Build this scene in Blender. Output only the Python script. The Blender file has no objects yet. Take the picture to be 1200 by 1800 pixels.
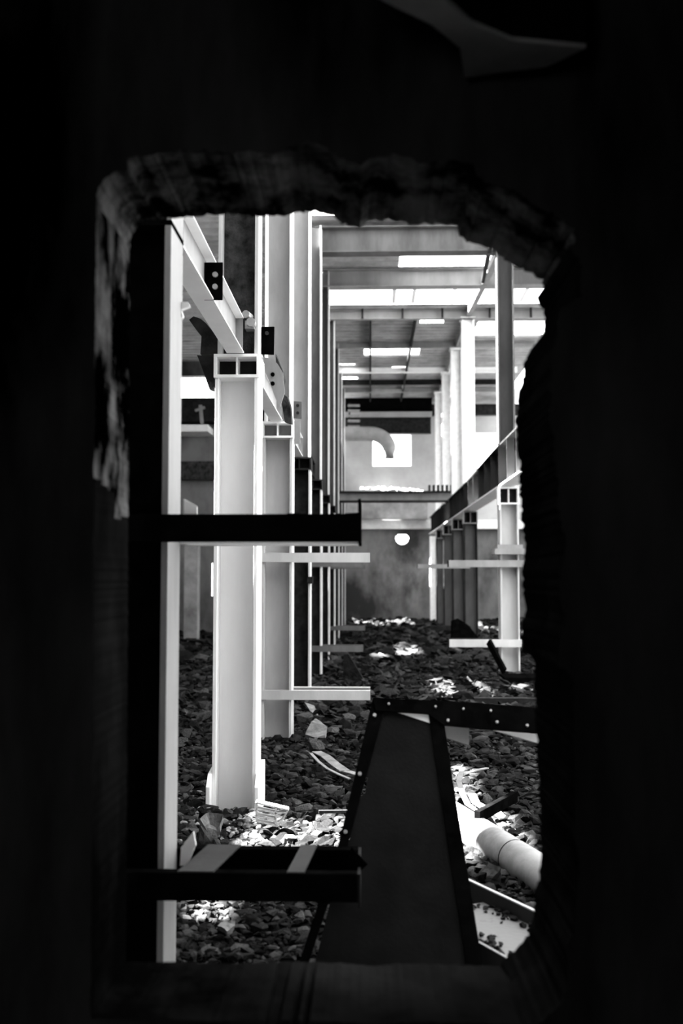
import bpy, bmesh, math, random
from mathutils import Vector, Matrix, noise

random.seed(7)
C = bpy.context.scene.collection
S = bpy.context.scene

# ------------------------------------------------------------------ camera, sky, sun, exposure
F = 1755.0                      # focal length in pixels of the 1200x1800 frame
CAM_Z = 1.75
cam_d = bpy.data.cameras.new('camera')
cam = bpy.data.objects.new('camera', cam_d); C.objects.link(cam)
cam_d.sensor_fit = 'VERTICAL'; cam_d.sensor_height = 36; cam_d.sensor_width = 24
cam_d.lens = 36 * F / 1800
cam.location = (0, 0, CAM_Z)
cam.rotation_euler = (math.radians(90) + math.atan(110 / F), 0, math.atan(50 / F))
cam_d.dof.use_dof = True; cam_d.dof.focus_distance = 7.6; cam_d.dof.aperture_fstop = 1.6
cam_d.clip_end = 300
S.camera = cam
CM = cam.rotation_euler.to_matrix()

W = bpy.data.worlds.new('sky'); S.world = W; W.use_nodes = True
bg = W.node_tree.nodes['Background']
bg.inputs[0].default_value = (1, 1, 1, 1); bg.inputs[1].default_value = 4.0

SUN_EL = math.radians(55)       # from the left, square to the hall
sun_d = bpy.data.lights.new('sun', 'SUN'); sun_d.energy = 190; sun_d.angle = math.radians(0.6)
sun = bpy.data.objects.new('sun', sun_d); C.objects.link(sun)
sun.rotation_euler = Vector((-math.cos(SUN_EL), 0, math.sin(SUN_EL))).to_track_quat('Z', 'Y').to_euler()

vs = S.view_settings
vs.view_transform = 'Standard'; vs.look = 'None'; vs.gamma = 1; vs.use_curve_mapping = False
vs.exposure = 0.95
S.cycles.use_denoising = True
S.cycles.max_bounces = 10; S.cycles.diffuse_bounces = 6; S.cycles.glossy_bounces = 3
S.cycles.caustics_reflective = False; S.cycles.caustics_refractive = False
S.cycles.sample_clamp_indirect = 6

# ------------------------------------------------------------------ helpers
def ray(x, y):
    return CM @ Vector(((x - 600) / F, (900 - y) / F, -1))
def at(x, y, D):
    """the point seen at pixel (x, y) whose distance along the hall is D"""
    r = ray(x, y); return Vector((0, 0, CAM_Z)) + r * (D / r.y)
def at_z(x, y, z):
    r = ray(x, y); return Vector((0, 0, CAM_Z)) + r * ((z - CAM_Z) / r.z)
def plane_hit(p0, n, x, y):
    r = ray(x, y); o = Vector((0, 0, CAM_Z)); return o + r * ((p0 - o).dot(n) / r.dot(n))
CMI = CM.transposed()
def pix(p):
    v = CMI @ (Vector(p) - Vector((0, 0, CAM_Z)))
    if v.z > -0.01: return None
    return 600 + F * v.x / -v.z, 900 - F * v.y / -v.z

def box(bm, x0, x1, y0, y1, z0, z1):
    vs_ = [bm.verts.new(p) for p in ((x0,y0,z0),(x1,y0,z0),(x1,y1,z0),(x0,y1,z0),(x0,y0,z1),(x1,y0,z1),(x1,y1,z1),(x0,y1,z1))]
    for f in ((0,3,2,1),(4,5,6,7),(0,1,5,4),(1,2,6,5),(2,3,7,6),(3,0,4,7)):
        bm.faces.new([vs_[i] for i in f])
def prism(bm, pts, d):
    """a closed plate: polygon pts pushed along the vector d"""
    d = Vector(d)
    a = [bm.verts.new(p) for p in pts]; b = [bm.verts.new(Vector(p) + d) for p in pts]
    n = len(pts)
    bm.faces.new(a); bm.faces.new(b[::-1])
    for i in range(n): bm.faces.new((a[i], b[i], b[(i+1) % n], a[(i+1) % n]))
def bar(bm, a, b, w, h, up=(0, 0, 1)):
    a = Vector(a); b = Vector(b); d = (b - a).normalized(); s = d.cross(Vector(up))
    if s.length < 1e-4: s = d.cross(Vector((0, 1, 0)))
    s.normalize(); u = s.cross(d)
    q = [a + s*(i*w/2) + u*(j*h/2) for i, j in ((-1,-1),(1,-1),(1,1),(-1,1))]
    prism(bm, q, b - a)
def tube(bm, pts, r, n=20, cap=True, inner=None):
    rings = []
    P_ = [Vector(p) for p in pts]
    R_ = r if isinstance(r, (list, tuple)) else [r] * len(P_)
    for i, p in enumerate(P_):
        d = (P_[min(i+1, len(P_)-1)] - P_[max(i-1, 0)]).normalized()
        s = d.cross(Vector((0, 0, 1)))
        if s.length < 1e-3: s = Vector((1, 0, 0))
        s.normalize(); u = s.cross(d)
        rings.append([bm.verts.new(p + s*R_[i]*math.cos(t*2*math.pi/n) + u*R_[i]*math.sin(t*2*math.pi/n)) for t in range(n)])
    for a, b in zip(rings, rings[1:]):
        for t in range(n): bm.faces.new((a[t], a[(t+1) % n], b[(t+1) % n], b[t]))
    if cap: bm.faces.new(rings[0][::-1]); bm.faces.new(rings[-1])
def obj(name, bm, mat, parent=None, smooth=False, bevel=0):
    bmesh.ops.recalc_face_normals(bm, faces=bm.faces[:])
    me = bpy.data.meshes.new(name)
    off = parent.location if parent is not None and parent.parent is None else (
        parent.parent.location if parent is not None else Vector())
    bm.to_mesh(me); bm.free()
    if smooth:
        for p in me.polygons: p.use_smooth = True
    o = bpy.data.objects.new(name, me); C.objects.link(o)
    me.materials.append(mat)
    if parent is not None:
        o.parent = parent
        if parent.parent is None: me.transform(Matrix.Translation(-Vector(parent.location)))
        else: me.transform(Matrix.Translation(-Vector(parent.parent.location)))
    if bevel:
        m = o.modifiers.new('bevel', 'BEVEL'); m.width = bevel; m.segments = 2; m.limit_method = 'ANGLE'
    return o
def tag(o, label, cat, group=None):
    o['label'] = label; o['category'] = cat
    if 'kind' not in o and ('column' in o.name or 'beam' in o.name or 'ledge' in o.name or 'slab' in o.name or 'purlin' in o.name): o['kind'] = 'thing'
    if group: o['group'] = group
    return o
def thing(name, label, cat, loc, group=None):
    o = bpy.data.objects.new(name, None); C.objects.link(o); o.empty_display_size = 0.1
    o.location = loc
    return tag(o, label, cat, group)
def struct(name, bm, mat):
    o = obj(name, bm, mat); o['kind'] = 'structure'; return o
def B(): return bmesh.new()
def recenter(o):
    """put a single-mesh thing's origin at the middle of its foot"""
    me = o.data; xs = [v.co.x for v in me.vertices]; ys = [v.co.y for v in me.vertices]; zs = [v.co.z for v in me.vertices]
    c = Vector(((min(xs)+max(xs))/2, (min(ys)+max(ys))/2, min(zs)))
    me.transform(Matrix.Translation(-c)); o.location = c; return o

# ------------------------------------------------------------------ materials
def mat(name, c0, c1, scale=6, rough=0.7, bump=0.2, metal=0.0, lo=0.35, hi=0.65, stretch=(1, 1, 1), detail=8, rnd=None, bscale=None, spec=.3):
    m = bpy.data.materials.new(name); m.use_nodes = True; nt = m.node_tree; N = nt.nodes; L = nt.links
    b = N['Principled BSDF']; b.inputs['Roughness'].default_value = rough; b.inputs['Metallic'].default_value = metal
    b.inputs['Specular IOR Level'].default_value = min(spec, .04) if max(c0, c1) < .12 else spec
    tc = N.new('ShaderNodeTexCoord'); mp = N.new('ShaderNodeMapping'); mp.inputs['Scale'].default_value = stretch
    L.new(tc.outputs['Object'], mp.inputs['Vector'])
    n = N.new('ShaderNodeTexNoise'); n.inputs['Scale'].default_value = scale; n.inputs['Detail'].default_value = detail
    n.inputs['Roughness'].default_value = 0.62
    L.new(mp.outputs[0], n.inputs['Vector'])
    r = N.new('ShaderNodeValToRGB'); r.color_ramp.elements[0].position = lo; r.color_ramp.elements[1].position = hi
    r.color_ramp.elements[0].color = (c0, c0, c0, 1); r.color_ramp.elements[1].color = (c1, c1, c1, 1)
    L.new(n.outputs[0], r.inputs[0]); out = r.outputs[0]
    if rnd:
        if rnd == 'island':
            g = N.new('ShaderNodeNewGeometry'); src = g.outputs['Random Per Island']
        else:
            g = N.new('ShaderNodeObjectInfo'); src = g.outputs['Random']
        mr = N.new('ShaderNodeMapRange'); mr.inputs[3].default_value = 0.2; mr.inputs[4].default_value = 2.6
        pw = N.new('ShaderNodeMath'); pw.operation = 'POWER'; pw.inputs[1].default_value = 2.2
        L.new(src, pw.inputs[0]); L.new(pw.outputs[0], mr.inputs[0])
        mx = N.new('ShaderNodeMix'); mx.data_type = 'RGBA'; mx.blend_type = 'MULTIPLY'; mx.inputs[0].default_value = 1
        L.new(out, mx.inputs[6]); L.new(mr.outputs[0], mx.inputs[7]); out = mx.outputs[2]
    L.new(out, b.inputs['Base Color'])
    if bump:
        n2 = N.new('ShaderNodeTexNoise'); n2.inputs['Scale'].default_value = bscale or scale * 5; n2.inputs['Detail'].default_value = 6
        L.new(mp.outputs[0], n2.inputs['Vector'])
        bp = N.new('ShaderNodeBump'); bp.inputs['Strength'].default_value = bump; bp.inputs['Distance'].default_value = 0.02
        L.new(n2.outputs[0], bp.inputs['Height']); L.new(bp.outputs[0], b.inputs['Normal'])
    return m
M = {}
M['paint'] = mat('pale_painted_steel', .82, .9, 3, .55, .06, stretch=(1, 1, .25), bscale=40)
M['paint_mid'] = mat('mid_grey_painted_steel', .16, .23, 3, .6, .08, stretch=(1, 1, .3), bscale=40)
M['greypaint'] = mat('grey_painted_steel', .36, .46, 3, .6, .08, stretch=(1, 1, .3), bscale=40)
M['deepgrey'] = mat('deep_grey_steel', .05, .09, 3, .6, .08, stretch=(1, 1, .3), bscale=40)
M['gunmetal'] = mat('gunmetal_steel', .02, .035, 3, .6, .08, stretch=(1, 1, .3), bscale=40)
M['paint_white'] = mat('white_painted_and_lit_steel', .78, .86, 3, .5, .05, stretch=(1, 1, .25), bscale=40)
M['dark'] = mat('rusty_and_shaded_steel', .006, .02, 8, .75, .2, bscale=50)  # also given to parts that are dark only from shadow
M['black'] = mat('black_steel', .001, .003, 8, .8, .1, bscale=50, spec=0)
M['rust'] = mat('blotched_rusty_and_dark_steel', .008, .05, 7, .8, .3, bscale=50)
M['zinc'] = mat('pale_bolt_metal', .3, .4, 8, .35, 0, metal=.6)
M['deck'] = mat('grey_roof_sheeting', .18, .34, 2.0, .7, .1, bscale=30)
M['concrete'] = mat('stained_concrete', .10, .28, 1.6, .9, .3, lo=.3, hi=.7, bscale=18)
M['end_wall'] = mat('stained_end_wall', .015, .15, .5, .9, .2, lo=.38, hi=.62, stretch=(1, 1, .6), bscale=10)
M['side_wall'] = mat('pale_wall', .28, .36, 1.2, .9, .2, bscale=10)  # pale walls; also stands in for far haze and bounces light
M['dull_wall'] = mat('dull_concrete_wall', .06, .10, 1.2, .9, .2, bscale=10)
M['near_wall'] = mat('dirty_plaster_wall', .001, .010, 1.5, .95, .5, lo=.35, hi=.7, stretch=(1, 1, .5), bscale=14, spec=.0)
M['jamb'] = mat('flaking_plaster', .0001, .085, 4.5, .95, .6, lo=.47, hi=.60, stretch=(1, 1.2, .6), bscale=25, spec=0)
M['soil'] = mat('dusty_rubble_ground', .003, .014, 7, 1, .8, lo=.4, hi=.7, bscale=30)
M['stones'] = mat('rubble_pieces', .004, .02, 9, .95, .4, rnd='island', bscale=40)
M['stone'] = mat('broken_concrete', .008, .034, 9, .95, .5, rnd='object', bscale=40)
M['pebble'] = mat('pale_pebbles', .05, .12, 9, .95, .4, rnd='object', bscale=40)
M['slab'] = mat('pale_broken_slab', .06, .16, 6, .9, .5, bscale=30)
M['clay'] = mat('pale_hollow_brick', .3, .45, 9, .9, .3, bscale=40)
M['pipe'] = mat('scuffed_pale_pipe', .08, .24, 4, .5, .1, lo=.3, hi=.6, bscale=30)
M['duct'] = mat('grey_duct', .2, .28, 3, .6, .05)  # plain grey, the duct's own colour
M['lintel'] = mat('lit_lintel_rubble', .002, .11, 5, .95, .8, lo=.42, hi=.62, bscale=25, spec=0)  # paler than the other reveal faces, for the light on the top
M['room_face'] = mat('streaked_room_wall', .0, .05, 1.3, .95, .3, lo=.35, hi=.75, stretch=(1.5, 1, .4), spec=0)
M['plate'] = mat('dirty_steel_plate', .008, .13, 6.5, .7, .2, lo=.36, hi=.42, bscale=40)
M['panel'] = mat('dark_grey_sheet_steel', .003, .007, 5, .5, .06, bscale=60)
M['strip'] = mat('pale_bent_sheet_strip', .1, .16, 8, .6, .1)
M['brightwhite'] = mat('white_debris_and_lit_steel', .6, .75, 8, .9, .2)  # white debris; also whitens far columns in place of sun and haze

# ------------------------------------------------------------------ setting: the near wall with the broken opening
D_NEAR, D_FAR = 2.90, 3.31
hole_px = [(222,1691),(223,1500),(224,1200),(225,1000),(227,700),(228,500),(229,425),(240,402),(262,388),(295,384),(330,380),(365,378),(400,376),
 (430,379),(455,380),(480,381),(505,379),(520,375),(545,371),(562,372),(578,378),(595,389),(608,395),(622,398),(634,401),(645,391),(652,387),
 (670,389),(690,386),(706,390),(720,394),(745,393),(760,395),(785,395),(803,397),(808,413),(818,424),(832,430),(848,433),(862,436),
 (872,443),(880,453),(892,461),(905,468),(930,479),(952,492),(956,505),(951,516),(943,523),(949,533),(955,545),(958,560),(955,580),(957,600),
 (948,608),(938,612),(928,622),(921,640),(919,660),(914,680),(910,700),(911,722),(906,742),(908,765),(907,785),(911,800),(914,830),
 (912,860),(915,890),(917,920),(921,950),(921,980),(918,1010),(920,1050),(923,1072),(919,1095),(917,1120),(916,1145),(932,1152),
 (938,1168),(939,1200),(941,1230),(941,1260),(944,1300),(944,1340),(949,1370),(946,1400),(950,1440),(949,1480),(951,1510),(947,1545),(940,1570),
 (938,1600),(932,1625),(925,1648),(910,1664),(898,1676),(890,1684),(880,1697),(840,1697),(760,1695),(700,1694),
 (660,1698),(600,1693),(540,1691),(500,1690),(450,1693),(400,1694),(330,1691),(255,1691)]
def rough_outline(pts, step=6):
    out = []
    for i, a in enumerate(pts):
        b = pts[(i+1) % len(pts)]
        d = math.hypot(b[0]-a[0], b[1]-a[1]); n = max(1, int(d/step))
        straight = (a[0] < 235 and b[0] < 235) or (a[1] > 1685 and b[1] > 1685)
        for k in range(n):
            t = k/n; x = a[0]+(b[0]-a[0])*t; y = a[1]+(b[1]-a[1])*t
            j = 0.8 if straight else 2.6
            out.append((x + random.uniform(-j, j), y + random.uniform(-j, j)))
    return out
outline = [at(x, y, D_FAR) for x, y in rough_outline(hole_px)]
cx = sum(p.x for p in outline)/len(outline); cz = sum(p.z for p in outline)/len(outline)
bm = B()
rings = []
for k in range(6):
    t = k/5; ring = []
    for p in outline:
        q = Vector((p.x, D_FAR + (D_NEAR-D_FAR)*t, p.z))
        d = Vector((p.x-cx, 0, p.z-cz)).normalized()
        rough = 0.004 if (p.x < -.72 or p.z < .5) else 0.022
        if k: q += d * (rough*(1+noise.noise(q*9)) + (0.005 + .02*t if rough > .01 else 0))
        ring.append(bm.verts.new(q))
    rings.append(ring)
n = len(outline)
jamb_faces = []
for a, b in zip(rings, rings[1:]):
    for i in range(n):
        f = bm.faces.new((a[i], a[(i+1) % n], b[(i+1) % n], b[i]))
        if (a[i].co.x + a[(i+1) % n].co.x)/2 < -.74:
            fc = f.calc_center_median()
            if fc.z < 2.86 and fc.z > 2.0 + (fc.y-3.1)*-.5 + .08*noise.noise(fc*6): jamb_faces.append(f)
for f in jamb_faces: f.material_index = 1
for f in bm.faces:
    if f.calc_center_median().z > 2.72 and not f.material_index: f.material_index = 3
def fill(bm, ring, y, X0, X1, Z0, Z1):
    o = [bm.verts.new((X0, y, Z0)), bm.verts.new((X1, y, Z0)), bm.verts.new((X1, y, Z1)), bm.verts.new((X0, y, Z1))]
    e = [bm.edges.new((o[i], o[(i+1) % 4])) for i in range(4)]
    for i in range(len(ring)):
        ed = bm.edges.get((ring[i], ring[(i+1) % len(ring)])) or bm.edges.new((ring[i], ring[(i+1) % len(ring)]))
        e.append(ed)
    bmesh.ops.triangle_fill(bm, edges=e, use_beauty=True, use_dissolve=False)
    return o
oa = fill(bm, rings[0], D_FAR, -9.5, 8, -.3, 9)
ob_ = fill(bm, rings[-1], D_NEAR, -9.5, 8, -.3, 9)
for i in range(4): bm.faces.new((oa[i], oa[(i+1) % 4], ob_[(i+1) % 4], ob_[i]))
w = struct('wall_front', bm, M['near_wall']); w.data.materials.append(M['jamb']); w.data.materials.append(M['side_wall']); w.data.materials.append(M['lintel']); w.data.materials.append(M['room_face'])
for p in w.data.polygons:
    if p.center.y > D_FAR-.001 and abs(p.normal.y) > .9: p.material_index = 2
    elif p.center.y < D_NEAR+.001 and abs(p.normal.y) > .9: p.material_index = 4   # the unseen hall side, above, is pale to bounce light on the columns

# the dark room the photograph is taken from
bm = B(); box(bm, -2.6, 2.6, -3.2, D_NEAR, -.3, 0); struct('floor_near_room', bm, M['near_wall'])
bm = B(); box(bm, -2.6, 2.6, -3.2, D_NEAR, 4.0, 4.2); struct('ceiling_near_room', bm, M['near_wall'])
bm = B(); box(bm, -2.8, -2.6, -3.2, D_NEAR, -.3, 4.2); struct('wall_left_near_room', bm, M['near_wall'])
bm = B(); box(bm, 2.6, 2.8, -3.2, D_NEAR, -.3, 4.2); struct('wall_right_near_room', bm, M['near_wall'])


# ------------------------------------------------------------------ setting: hall walls
def wall_with_openings(name, m, X0, X1, Z0, Z1, Y, T, holes, axis='x'):
    """a slab wall pierced by rectangular openings (x0,x1,z0,z1), built as cells"""
    xs = sorted({X0, X1, *[h[0] for h in holes], *[h[1] for h in holes]}); zs = sorted({Z0, Z1, *[h[2] for h in holes], *[h[3] for h in holes]})
    xs = [x for x in xs if X0 <= x <= X1]; zs = [z for z in zs if Z0 <= z <= Z1]
    bm = B()
    for a, b in zip(xs, xs[1:]):
        for c, d in zip(zs, zs[1:]):
            mx, mz = (a+b)/2, (c+d)/2
            if any(h[0] < mx < h[1] and h[2] < mz < h[3] for h in holes): continue
            if axis == 'x': box(bm, a, b, Y, Y+T, c, d)
            else: box(bm, Y, Y+T, a, b, c, d)
    bmesh.ops.remove_doubles(bm, verts=bm.verts[:], dist=1e-5)
    return struct(name, bm, m)
wall_with_openings('wall_back_near_room', M['near_wall'], -2.8, 2.8, -.3, 4.2, -3.4, .2, [(-2.4, -1.2, 1.0, 2.6)])  # unseen opening added to let light onto the near wall face
FARY = 39.0
# round-ish broken hole in the end wall: small steps of a disc
disc = []
hx, hz = 1.27, 3.12
for dz, hw in ((-.26,.10),(-.2,.2),(-.12,.26),(0,.30),(.10,.28),(.18,.2)):
    disc.append((hx-hw*.85-.02, hx+hw*.85, hz+dz*.75, hz+dz*.75+.07))
disc = [(a, b, c, d) for a, b, c, d in disc]
wall_with_openings('wall_back', M['end_wall'], -2.0, 8, -.2, 3.86, FARY, .3, disc)
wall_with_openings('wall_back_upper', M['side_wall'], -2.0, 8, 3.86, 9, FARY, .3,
    [(.12, 1.62, 6.0, 7.25), (4.1, 5.6, 5.9, 7.3)])  # upper wall made pale in place of distant haze and glow
wall_with_openings('wall_back_left_aisle', M['end_wall'], -9.5, -1.9, -.2, 9, 30.0, .3,
    [(-6.0, -4.62, 7.12, 7.8), (-3.34, -3.19, 4.86, 5.05), (-4.80, -4.73, 1.1, 2.1)])
wall_with_openings('wall_side_return', M['end_wall'], 30.3, FARY, -.2, 7.3, -2.2, .3, [(34.3, 37.4, 1.9, 5.4)], axis='y')  # unseen opening cut so sun reaches the far floor
wall_with_openings('wall_left', M['side_wall'], 3.31, 30, -.2, 9, -9.8, .3,
    [(10, 12, 5.2, 7.2), (15.5, 17.5, 5.2, 7.2), (21, 23, 5.2, 7.2)], axis='y')  # unseen windows, added to light the left aisle
wall_with_openings('wall_right', M['dull_wall'], 3.31, FARY, -.2, 9, 8, .3,
    [(26, 30, 2.5, 6.5), (32, 37, 2.5, 6.5)], axis='y')  # unseen openings, added to brighten the far end

# ------------------------------------------------------------------ setting: roof deck with missing sheets; unseen gaps placed for the light they let in
Z_R = 8.25
sh = -Z_R / math.tan(SUN_EL)
def sun_hole(x0, x1, y0, y1, z=0.03):
    s = -(Z_R - z) / math.tan(SUN_EL); return (x0+s, x1+s, y0, y1)
holes = [(-1.5, 8.0, 3.31, 17.7), (.62, 2.62, 19.85, 20.75), (-1.1, 4.7, 21.25, 23.75), (1.3, 1.9, 25.0, 25.5),
         (-.16, 1.45, 27.8, 29.4), (2.8, 4.7, 25.4, 27.0), (-.95, -.45, 30.5, 30.8), (.7, 1.2, 31.0, 31.4), (-.95, -.4, 32.6, 32.9),
         (4.9, 8.0, 27.0, 38.5), (4.9, 8.0, 18.5, 25.0), (.2, 1.2, 33.6, 33.8),
         sun_hole(-.82, .3, 6.36, 7.2), sun_hole(.3, 1.0, 6.42, 7.5), sun_hole(-.5, .2, 7.15, 7.35), sun_hole(.42, .62, 5.95, 6.3), sun_hole(.5, .86, 7.5, 9.3),
         sun_hole(-.98, -.76, 5.2, 5.6), sun_hole(.95, 1.75, 14.5, 16.3), sun_hole(.6, 1.15, 21.0, 23.8), sun_hole(.1, .35, 20.2, 20.8),
         sun_hole(-.7, .5, 34.5, 36.5), sun_hole(.8, 1.8, 34.6, 37.2), sun_hole(3.45, 4.2, 30, 33.5), sun_hole(-.35, 1.7, 29.5, 30.5, 4.3),
         sun_hole(2.1, 2.4, 14.9, 15.5)]
xs = sorted({-9.8, 8.3, -1.9, *[h[0] for h in holes], *[h[1] for h in holes]})
xs = [x for x in xs if -9.8 <= x <= 8.3]
bm = B()
PITCH = .34
prof = [(0, 0), (.35, 0), (.5, .055), (.85, .055)]
ys = []
y = 3.31
while y < FARY + .3:
    for t, h in prof: ys.append((y + t*PITCH, h))
    y += PITCH
for a, b in zip(xs, xs[1:]):
    if b - a < 1e-4: continue
    mx = (a+b)/2
    prev = None
    for (y0, h0), (y1, h1) in zip(ys, ys[1:]):
        my = (y0+y1)/2
        if any(h[0] < mx < h[1] and h[2] < my < h[3] for h in holes) or (mx < -2 and my > 30.2): prev = None; continue
        if prev is None: prev = (bm.verts.new((a, y0, Z_R+h0)), bm.verts.new((b, y0, Z_R+h0)))
        cur = (bm.verts.new((a, y1, Z_R+h1)), bm.verts.new((b, y1, Z_R+h1)))
        bm.faces.new((prev[0], prev[1], cur[1], cur[0])); prev = cur
ce = struct('ceiling', bm, M['deck'])
so = ce.modifiers.new('thick', 'SOLIDIFY'); so.thickness = .012

# ------------------------------------------------------------------ ground
bm = B()
def ground_z(x, y):
    return .05*noise.noise(Vector((x*.9, y*.9, 0))) + .03*noise.noise(Vector((x*3, y*3, 5)))
NX, NY = 90, 190
gv = []
for j in range(NY+1):
    yy = 3.31 + (FARY-3.31) * (j/NY)**1.5
    gv.append([bm.verts.new((xx, yy, ground_z(xx, yy) - .02)) for xx in [-9.5 + 17.5*i/NX for i in range(NX+1)]])
for j in range(NY):
    for i in range(NX): bm.faces.new((gv[j][i], gv[j][i+1], gv[j+1][i+1], gv[j+1][i]))
fl = struct('floor', bm, M['soil'])

# ------------------------------------------------------------------ steel columns
XL = -1.008; XR = 2.43; CW = .326          # centres of the two rows, section width
DL = [4.29 + 3.34*i for i in range(10)]
ord_ = ['nearest', 'second', 'third', 'fourth', 'fifth', 'sixth', 'seventh', 'eighth', 'ninth', 'tenth']
def h_section(root, x, y, z0, z1, wm, fm, w=CW, d=.34, ft=.028, wt=.014):
    bm = B(); box(bm, x-w/2+ft, x+w/2-ft, y-wt/2, y+wt/2, z0, z1); obj('web', bm, wm, root)
    for s in (-1, 1):
        bm = B(); xa = x + s*(w/2) ; xb = x + s*(w/2-ft)
        box(bm, min(xa, xb), max(xa, xb), y-d/2, y+d/2, z0, z1); obj('flange', bm, fm, root, bevel=.003)
def stub(root, x, y, z0, z1, wm, fm, w=.345, d=.36, sm=None):
    bm = B(); box(bm, x-w/2, x+w/2, y-d/2, y+d/2, z0, z0+.022); obj('cap_plate', bm, fm, root)
    bm = B(); box(bm, x-w/2+.02, x+w/2-.02, y-.006, y+.006, z0+.022, z1-.022); sw = obj('bearing_block', bm, wm, root)
    bm = B(); box(bm, x-.006, x+.006, y-d/2+.02, y+d/2-.02, z0+.022, z1-.022); obj('stiffener', bm, fm, sw)
    for s in (-1, 1):
        bm = B(); box(bm, x+s*(w/2)-.01-.01*s, x+s*(w/2)+.01-.01*s, y-d/2, y+d/2, z0+.022, z1-.022)
        obj('side_plate', bm, sm or fm, root)
    bm = B(); box(bm, x-w/2, x+w/2, y-d/2, y+d/2, z1-.022, z1); obj('top_plate', bm, fm, root)

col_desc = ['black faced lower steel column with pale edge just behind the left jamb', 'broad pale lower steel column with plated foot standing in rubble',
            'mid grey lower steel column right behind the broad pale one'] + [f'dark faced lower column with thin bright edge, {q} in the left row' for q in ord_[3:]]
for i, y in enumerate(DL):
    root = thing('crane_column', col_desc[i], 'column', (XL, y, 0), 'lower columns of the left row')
    wm, fm = [(M['black'], M['paint_mid']), (M['paint'], M['paint_white']), (M['greypaint'], M['greypaint'])][i] if i < 3 else (M['dark'], M['greypaint'])  # shadowed webs dark, lit flanges paler: shade put into the colour
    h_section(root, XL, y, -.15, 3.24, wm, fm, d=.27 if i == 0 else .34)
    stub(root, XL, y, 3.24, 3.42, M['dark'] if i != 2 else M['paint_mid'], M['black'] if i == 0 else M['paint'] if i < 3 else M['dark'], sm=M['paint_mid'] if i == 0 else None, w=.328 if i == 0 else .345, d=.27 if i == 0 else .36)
    if i == 1:
        for s in (-1, 1):
            x0 = XL + s*CW/2; bm = B()
            prism(bm, [(x0, y-.26, -.15), (x0, y+.2, -.15), (x0, y+.2, .32), (x0, y-.17, .28), (x0, y-.26, .2)], (s*.03, 0, 0))
            obj('foot_plate', bm, M['paint_white'], root, bevel=.003)
        bm = B(); box(bm, XL-.25, XL+.25, y-.28, y+.28, -.15, -.06); obj('base_plate', bm, M['dark'], root)
    if i == 2:
        bm = B(); box(bm, XL+.185, XL+.25, y-.19, y-.17, 3.17, 3.42); obj('side_bracket', bm, M['paint_mid'], root)
    if i == 3:
        bm = B(); box(bm, XL+.12, XL+.2, y-.21, y-.1, 1.62, 1.72); obj('clamp', bm, M['dark'], root)
# right row
DR = [17.65, 24.33, 27.67, 31.01, 34.35, 37.9]
rdesc = ['pale, nearest to the opening, with collar and two platform arms', 'mid grey, second from the opening, beside leaning dark scrap', 'mid grey, third from the opening', 'mid grey, fourth from the opening', 'dark, fifth from the opening', 'bright white, farthest, at the end wall']
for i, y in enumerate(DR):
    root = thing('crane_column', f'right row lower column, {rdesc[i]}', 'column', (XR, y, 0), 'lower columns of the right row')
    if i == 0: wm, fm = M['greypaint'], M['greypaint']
    elif i == 5: wm, fm = M['brightwhite'], M['brightwhite']
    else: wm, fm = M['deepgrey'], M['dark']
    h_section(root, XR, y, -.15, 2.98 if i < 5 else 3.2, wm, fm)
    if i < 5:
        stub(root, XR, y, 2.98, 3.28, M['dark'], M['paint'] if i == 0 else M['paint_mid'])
    if i == 0:
        bm = B(); box(bm, XR-.27, XR+.27, y-.3, y+.3, 2.1, 2.2); box(bm, XR-.22, XR+.22, y-.25, y+.25, 2.2, 2.27)
        obj('collar', bm, M['paint_mid'], root)
# upper (roof) columns
udesc = {1: 'dark face, bright edge, above broad pale column', 2: 'wide and pale with a glowing edge, above the third lower column',
         3: 'pale, fourth in the row, with a thin lit edge'}
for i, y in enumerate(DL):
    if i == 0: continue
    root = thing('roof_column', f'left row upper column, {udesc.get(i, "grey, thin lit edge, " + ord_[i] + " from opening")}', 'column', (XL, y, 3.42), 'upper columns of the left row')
    wm, fm = {1: (M['rust'], M['greypaint']), 2: (M['paint_mid'], M['paint']), 3: (M['paint_mid'], M['paint'])}.get(i, (M['deepgrey'], M['greypaint']))  # webs darker and flanges paler, to draw the bright edges
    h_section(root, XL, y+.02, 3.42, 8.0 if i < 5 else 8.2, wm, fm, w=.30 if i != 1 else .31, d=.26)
    if i == 1:
        bm = B(); box(bm, XL+.06, XL+.13, y-.16, y-.05, 3.62, 3.68); tube(bm, [(XL+.07, y-.2, 3.72), (XL+.09, y-.1, 3.72)], .03, 10); tube(bm, [(XL+.11, y-.2, 3.66), (XL+.11, y-.1, 3.66)], .035, 10)
        obj('bolt_cluster', bm, M['zinc'], root)
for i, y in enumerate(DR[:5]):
    d_ = ['dark grey, nearest, before the roof openings', 'grey, second, reaching the open roof strip', 'brightest, third, coloured white as if sunlit', 'pale, fourth', 'pale, fifth, farthest'][i]
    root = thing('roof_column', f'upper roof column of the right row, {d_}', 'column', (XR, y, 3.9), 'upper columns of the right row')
    wm, fm = [(M['dark'], M['paint']), (M['paint'], M['paint']), (M['brightwhite'], M['brightwhite']), (M['brightwhite'], M['brightwhite']), (M['brightwhite'], M['brightwhite'])][i]  # far columns whitened in place of sun and haze
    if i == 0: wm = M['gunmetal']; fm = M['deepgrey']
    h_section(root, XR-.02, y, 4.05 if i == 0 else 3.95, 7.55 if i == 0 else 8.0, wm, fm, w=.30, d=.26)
    bm = B(); box(bm, XR-.2, XR+.16, y-.16, y+.16, 7.55 if i == 0 else 8.0, 7.6 if i == 0 else 8.05); obj('head_plate', bm, fm, root)

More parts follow.
